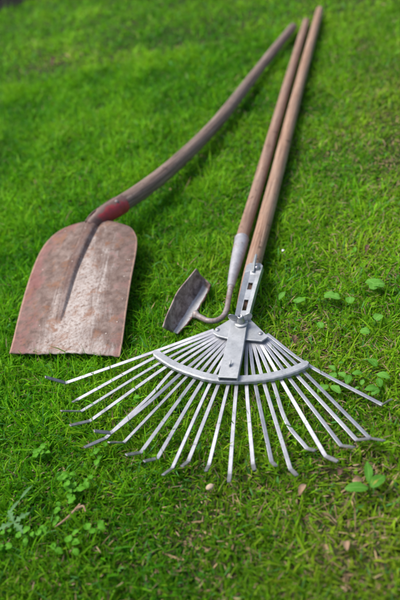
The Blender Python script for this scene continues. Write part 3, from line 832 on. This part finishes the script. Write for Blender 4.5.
# ---------------------------------------------------------------- weeds
def leaf(mb, base, direction, length, width, lift=.3, droop=.5, shape='oval', cup=.12, roll=0.0):
    """a leaf with a folded midrib; base, horizontal direction (radians), metres"""
    n = 10
    d = V((math.cos(direction), math.sin(direction), 0)); s = V((-d.y, d.x, 0))
    vs = []; uvs = []
    p = V(base); ang = lift
    for i in range(n + 1):
        t = i / n
        if shape == 'oval': w = math.sin(math.pi * min(1, t * .93 + .05)) ** .8
        elif shape == 'lance': w = math.sin(math.pi * (t * .95 + .03)) ** 1.1 * (1 - .25 * t)
        elif shape == 'round': w = math.sqrt(max(0, 1 - (2 * t - 1) ** 2)) 
        elif shape == 'heart': w = math.sqrt(max(0, 1 - (2 * t - 1) ** 2)) * (.72 + .5 * t)
        else: w = math.sin(math.pi * (t * .92 + .06)) * (.62 + .38 * math.cos(t * 6.28 * 3.5))
        w = max(w, .03) * width / 2
        for k, c_ in enumerate((-1, -.5, 0, .5, 1)):
            wob = .05 * width * math.sin(t * 9 + c_ * 3)
            vs.append(p + s * (c_ * w) + V((0, 0, cup * abs(c_) * w + wob * abs(c_) + roll * c_ * w)))
            uvs.append((.5 + c_ * .5, t))
        ang -= droop / n
        p = p + (d * math.cos(ang) + V((0, 0, math.sin(ang)))) * (length / n)
    fs = [(i * 5 + k, i * 5 + k + 1, (i + 1) * 5 + k + 1, (i + 1) * 5 + k) for i in range(n) for k in range(4)]
    mb.add(vs, fs, uvs)
def stem(mb, a, b, r=.0006):
    tube(mb, [(*a, r), ((a[0] + b[0]) / 2 + .001, (a[1] + b[1]) / 2, (a[2] + b[2]) / 2 + .001, r), (*b, r)], 5, 2, (False, False))

# seedling with four leaves, lower right
b0 = SEEDLING[0]
sd = empty('broadleaf_seedling', (b0[0], b0[1], 0), 'young weed with large oval leaves, one yellowing, standing in the grass below the right tines', 'weed')
for (tx_, ty_), m_, ln, wd, sh_ in ((SEEDLING[1], M_LEAF_DARK, .029, .0145, 'oval'), (SEEDLING[2], M_LEAF_DARK, .036, .012, 'lance'), (SEEDLING[3], M_LEAF_DARK, .026, .014, 'oval'), (SEEDLING[4], M_LEAF_YELLOW, .024, .008, 'lance')):
    dr = math.atan2(ty_ - b0[1], tx_ - b0[0]); mb = MB()
    dist = math.hypot(tx_ - b0[0], ty_ - b0[1])
    st0 = V((b0[0], b0[1], .004)); st1 = st0 + V((math.cos(dr), math.sin(dr), 0)) * max(.003, dist - ln) * .6 + V((0, 0, .020))
    stem(mb, st0, st1, .0009)
    leaf(mb, st1, dr, ln, wd, .35, .7, sh_)
    o = mb.build('leaf', m_, sd)
    if m_ is M_LEAF_YELLOW: o['label'] = 'yellowing middle leaf'

BROAD_LABELS = ['pair of large pale lobed leaves on the thin grass at the right edge', 'low pale leaf pair on the grass left of the larger lobed leaves', 'small pale leaf between two paler weeds on the right grass',
                'round single leaf nearest the right picture edge above the rosettes', 'round single leaf a little left of the other round leaf', 'narrow pale leaf standing nearest the rake bracket', 'pale pointed leaf just right of the rake bracket', 'faint small leaf on dry ground near the rake pivot']
BSP = [[(.026, .021, -.3, 'heart'), (.024, .019, 2.6 - .6, 'heart'), (.020, .017, -2.0, 'round')], [(.022, .018, 2.6, 'heart'), (.020, .015, -.8, 'oval')], [(.018, .015, 1.2, 'oval')], [(.017, .015, .6, 'round')], [(.016, .0145, -.5, 'round')],
       [(.026, .011, .9, 'lance')], [(.020, .013, .2, 'oval'), (.013, .009, 2.4, 'oval')], [(.016, .011, 1.6, 'oval')]]
for (bx, by), lab, lv in zip(BROAD, BROAD_LABELS, BSP):
    mb = MB()
    for ln, wd, dr, sh_ in lv:
        st0 = V((bx, by, .003)); st1 = st0 + V((-math.cos(dr) * .3 * ln, -math.sin(dr) * .3 * ln, .019))
        stem(mb, st0, st1); leaf(mb, st1, dr, ln, wd, .25, .5, sh_)
    tag(mb.build('pale_weed', M_LEAF, origin=(bx, by, 0)), lab, 'weed', 'pale weeds in the thin grass on the right')

ROS_LABELS = ['leafy weed partly under the outermost right tine, nearest the band end', 'two leaved weed just above the middle of the outermost right tine', 'flat leafy weed below the outermost right tine',
              'upright pointed weed leaf farthest back in the cluster by the right tine', 'pointed weed leaf toward the right edge behind the outermost tine', 'low weed at the right edge beside the hooked tip of the outermost tine', 'tiny bright weed between the outer tine and the right edge', 'tiny round leaf above the leafy weeds at the end of the band']
for i, ((bx, by), lab) in enumerate(zip(ROSETTE, ROS_LABELS)):
    mb = MB()
    for k in range((3, 2, 3, 1, 2, 3, 2, 1)[i]):
        dr = rng.uniform(0, 6.28); ln = float(rng.uniform(.013, .021)) * (1.0 if i not in (6, 7) else .55)
        st0 = V((bx, by, .003)); st1 = st0 + V((math.cos(dr) * .003, math.sin(dr) * .003, .016))
        stem(mb, st0, st1); leaf(mb, st1, dr, ln, ln * .58, .45, .75, 'oval')
    tag(mb.build('leafy_weed', M_LEAF_DARK if i % 2 else M_LEAF, origin=(bx, by, 0)), lab, 'weed', 'leafy weeds by the right tine')

CL_LABELS = ['small leaved weed left of the tine tips, highest of the small leaved weeds at left', 'largest small leaved weed, a dense patch of round leaves left of the dry stalk', 'thin small leaved sprig lower left, right of the dry stalk end', 'small leaved weed at the left edge under the grey lobed weed',
             'small leaved weed between the grey lobed weed and the dry stalk', 'single tall small leaved sprig just above the dense leaf patch', 'sparse small leaved sprig under the dry stalk', 'small leaved sprig below the left tine tips', 'small leaved sprig in the shade between the left tines', 'small leaved sprig behind the rake on the right']
for i, ((bx, by), lab) in enumerate(zip(CLOVER, CL_LABELS)):
    mb = MB()
    cnt = (6, 14, 4, 8, 6, 2, 4, 3, 2, 2)[i]; spread = (.012, .021, .012, .02, .016, .006, .014, .010, .008, .006)[i]
    for k in range(cnt):
        cx_, cy_ = bx + float(rng.normal(0, spread * .75)), by + float(rng.normal(0, spread * .55))
        zt = float(rng.uniform(.016, .025))
        stem(mb, V((bx + (cx_ - bx) * .6, by + (cy_ - by) * .6, .002)), V((cx_, cy_, zt)), .0005)
        for l3 in range(int(rng.integers(1, 4))):
            sz = float(rng.uniform(.0065, .0125))
            leaf(mb, V((cx_, cy_, zt - .002 * l3)), float(rng.uniform(0, 6.28)), sz, sz * float(rng.uniform(.62, .9)), float(rng.uniform(-.1, .7)), .5, ('oval', 'round', 'heart')[int(rng.integers(0, 3))], .25, float(rng.uniform(-.3, .3)))
    tag(mb.build('small_leaf_weed', M_CLOVER, origin=(bx, by, 0)), lab, 'weed', 'small leaved weeds in the lawn')
LB_LABELS = ['grey green weed with lobed leaves at the lower left edge', 'long bluish weed leaf lying above the lobed weed at the left edge']
for i, ((bx, by), lab) in enumerate(zip(LOBED, LB_LABELS)):
    mb = MB()
    for k in range((4, 2)[i]):
        dr = (.5, 2.0, -.9, 3.4)[k] if i == 0 else (.9, -2.2)[k]
        ln = .024 if i == 0 else .026
        st1 = V((bx, by, .021)); stem(mb, V((bx, by, .002)), st1)
        leaf(mb, st1, dr, ln, ln * (.5 if i == 0 else .22), .15, .35, 'lobed' if i == 0 else 'lance')
    tag(mb.build('lobed_weed', M_GREY_LEAF, origin=(bx, by, 0)), lab, 'weed', 'grey green weeds at the left edge')

# ---------------------------------------------------------------- litter
mb = tube(MB(), [(*STALK[0], .0008), (*STALK[1], .0013), (*STALK[2], .0011)], 8, 6, (True, True), .2)
tube(mb, [(*(V(STALK[1]) * .4 + V(STALK[2]) * .6), .0010), (*(V(STALK[2]) + V((.004, -.004, .0))), .0012), (*(V(STALK[2]) + V((.007, -.012, -.001))), .0008)], 8, 5, (True, True), .2)
tag(mb.build('dry_stalk', M_STRAW, origin=(STALK[0][0], STALK[0][1], 0)), 'forked dry tan stalk lying on the grass in the lower left', 'stalk')
def lump(name, c, rx, ry, rz, mat, label, cat, z, group=None):
    mb = MB(); vs = []; fs = []; a_, b_ = 12, 16
    ph = rng.uniform(0, 6, 3); rot = float(rng.uniform(0, 3.1)) if name != 'pebble' else .2
    for i in range(a_ + 1):
        for k in range(b_):
            t, p = math.pi * i / a_, 2 * math.pi * k / b_
            f_ = 1 + .10 * math.sin(2 * p + ph[0]) + .07 * math.sin(3 * t + ph[1])
            x, y = math.sin(t) * math.cos(p) * rx * f_, math.sin(t) * math.sin(p) * ry * f_
            vs.append((c[0] + x * math.cos(rot) - y * math.sin(rot), c[1] + x * math.sin(rot) + y * math.cos(rot), z + math.cos(t) * rz))
    for i in range(a_):
        for k in range(b_):
            k2 = (k + 1) % b_
            fs.append((i * b_ + k, (i + 1) * b_ + k, (i + 1) * b_ + k2, i * b_ + k2))
    mb.add(vs, fs)
    return tag(mb.build(name, mat, origin=(c[0], c[1], 0)), label, cat, group)
lump('pebble', PEBBLE, .0058, .0036, .0034, M_PEBBLE, 'small beige pebble on the grass just below the middle tine tips', 'pebble', .021)
mb = MB()
leaf(mb, V((PETAL[0] - .004, PETAL[1] - .002, .025)), .4, .007, .0042, .5, 1.0, 'oval', .3)
leaf(mb, V((PETAL[0] - .002, PETAL[1] - .002, .025)), 1.5, .006, .0036, .6, 1.0, 'oval', .3)
tag(mb.build('white_petal', M_PETAL, origin=(PETAL[0], PETAL[1], 0)), 'crumpled white petal on the grass right of the rake bracket', 'petal')
LT_LABELS = {0: 'curled dark dead leaf on bare ground right of the rake pivot', 2: 'dark dry leaf in the brown patch below the right tines', 3: 'pale dry leaf behind the seedling by the right tine tips', 5: 'tan dry leaf low in the right foreground', 6: 'small dry leaf in the grass below the right middle tines', 8: 'brown dead leaf on the far lawn at upper left', 9: 'dry brown leaf on the thin lawn at the right edge'}
for i, lab in LT_LABELS.items():
    c_ = LITTER[i]; mb = MB(); sc = (1 if i != 8 else 2.6)
    a0 = float(rng.uniform(0, 6.28))
    leaf(mb, V((c_[0] - .006, c_[1], .017)), a0, .017 * sc, .008 * sc, .45, 1.5, 'oval', .7)
    tag(mb.build('dry_leaf', M_DRYLEAF if i in (0, 2, 8, 9) else M_STRAW, origin=(c_[0], c_[1], 0)), lab, 'leaf', 'dry leaves on the lawn')

# ---------------------------------------------------------------- light and camera
SUN_EL, SUN_AZ = math.radians(56), math.radians(-62)      # azimuth measured from +Y towards +X: light from the left, a little beyond
w = bpy.data.worlds.new('World'); scene.world = w; w.use_nodes = True
nt = w.node_tree
sky = nt.nodes.new('ShaderNodeTexSky'); sky.sky_type = 'NISHITA'; sky.sun_disc = False
sky.sun_elevation = SUN_EL; sky.sun_rotation = SUN_AZ
sky.air_density = 1.0; sky.dust_density = 4.0; sky.ozone_density = .6
bg = nt.nodes['Background']; nt.links.new(sky.outputs[0], bg.inputs['Color']); bg.inputs['Strength'].default_value = .115
sl = bpy.data.lights.new('sun', 'SUN'); sl.energy = 2.4; sl.angle = math.radians(28); sl.color = (1, .96, .9)
so = bpy.data.objects.new('sun', sl); COL.objects.link(so)
dirv = V((math.sin(SUN_AZ) * math.cos(SUN_EL), math.cos(SUN_AZ) * math.cos(SUN_EL), math.sin(SUN_EL)))
so.rotation_euler = dirv.to_track_quat('Z', 'Y').to_euler(); so.location = dirv * 5

cam = bpy.data.cameras.new('camera'); co = bpy.data.objects.new('camera', cam); COL.objects.link(co)
right, down, fwd = V((1, 0, 0)), V((0, -math.sin(PITCH), -math.cos(PITCH))), V((0, math.cos(PITCH), -math.sin(PITCH)))
ix = right * math.cos(ROLL) + down * math.sin(ROLL)
iy = -(down * math.cos(ROLL) - right * math.sin(ROLL))
mt = Matrix((ix, iy, -fwd)).transposed().to_4x4(); mt.translation = V((0, 0, H))
co.matrix_world = mt
cam.sensor_fit = 'VERTICAL'; cam.sensor_height = 36; cam.sensor_width = 24; cam.lens = 650 / 600 * 36
cam.clip_start = .02; cam.clip_end = 300
cam.dof.use_dof = True
cam.dof.focus_distance = (V((BAND[5][0], BAND[5][1], .03)) - V((0, 0, H))).dot(fwd) + .03
cam.dof.aperture_fstop = 2.8; cam.dof.aperture_blades = 9
scene.camera = co
vs_ = scene.view_settings
vs_.view_transform = 'Standard'; vs_.look = 'None'; vs_.exposure = 0.5; vs_.gamma = 1; vs_.use_curve_mapping = False
scene.cycles.use_denoising = True
scene.cycles.max_bounces = 6
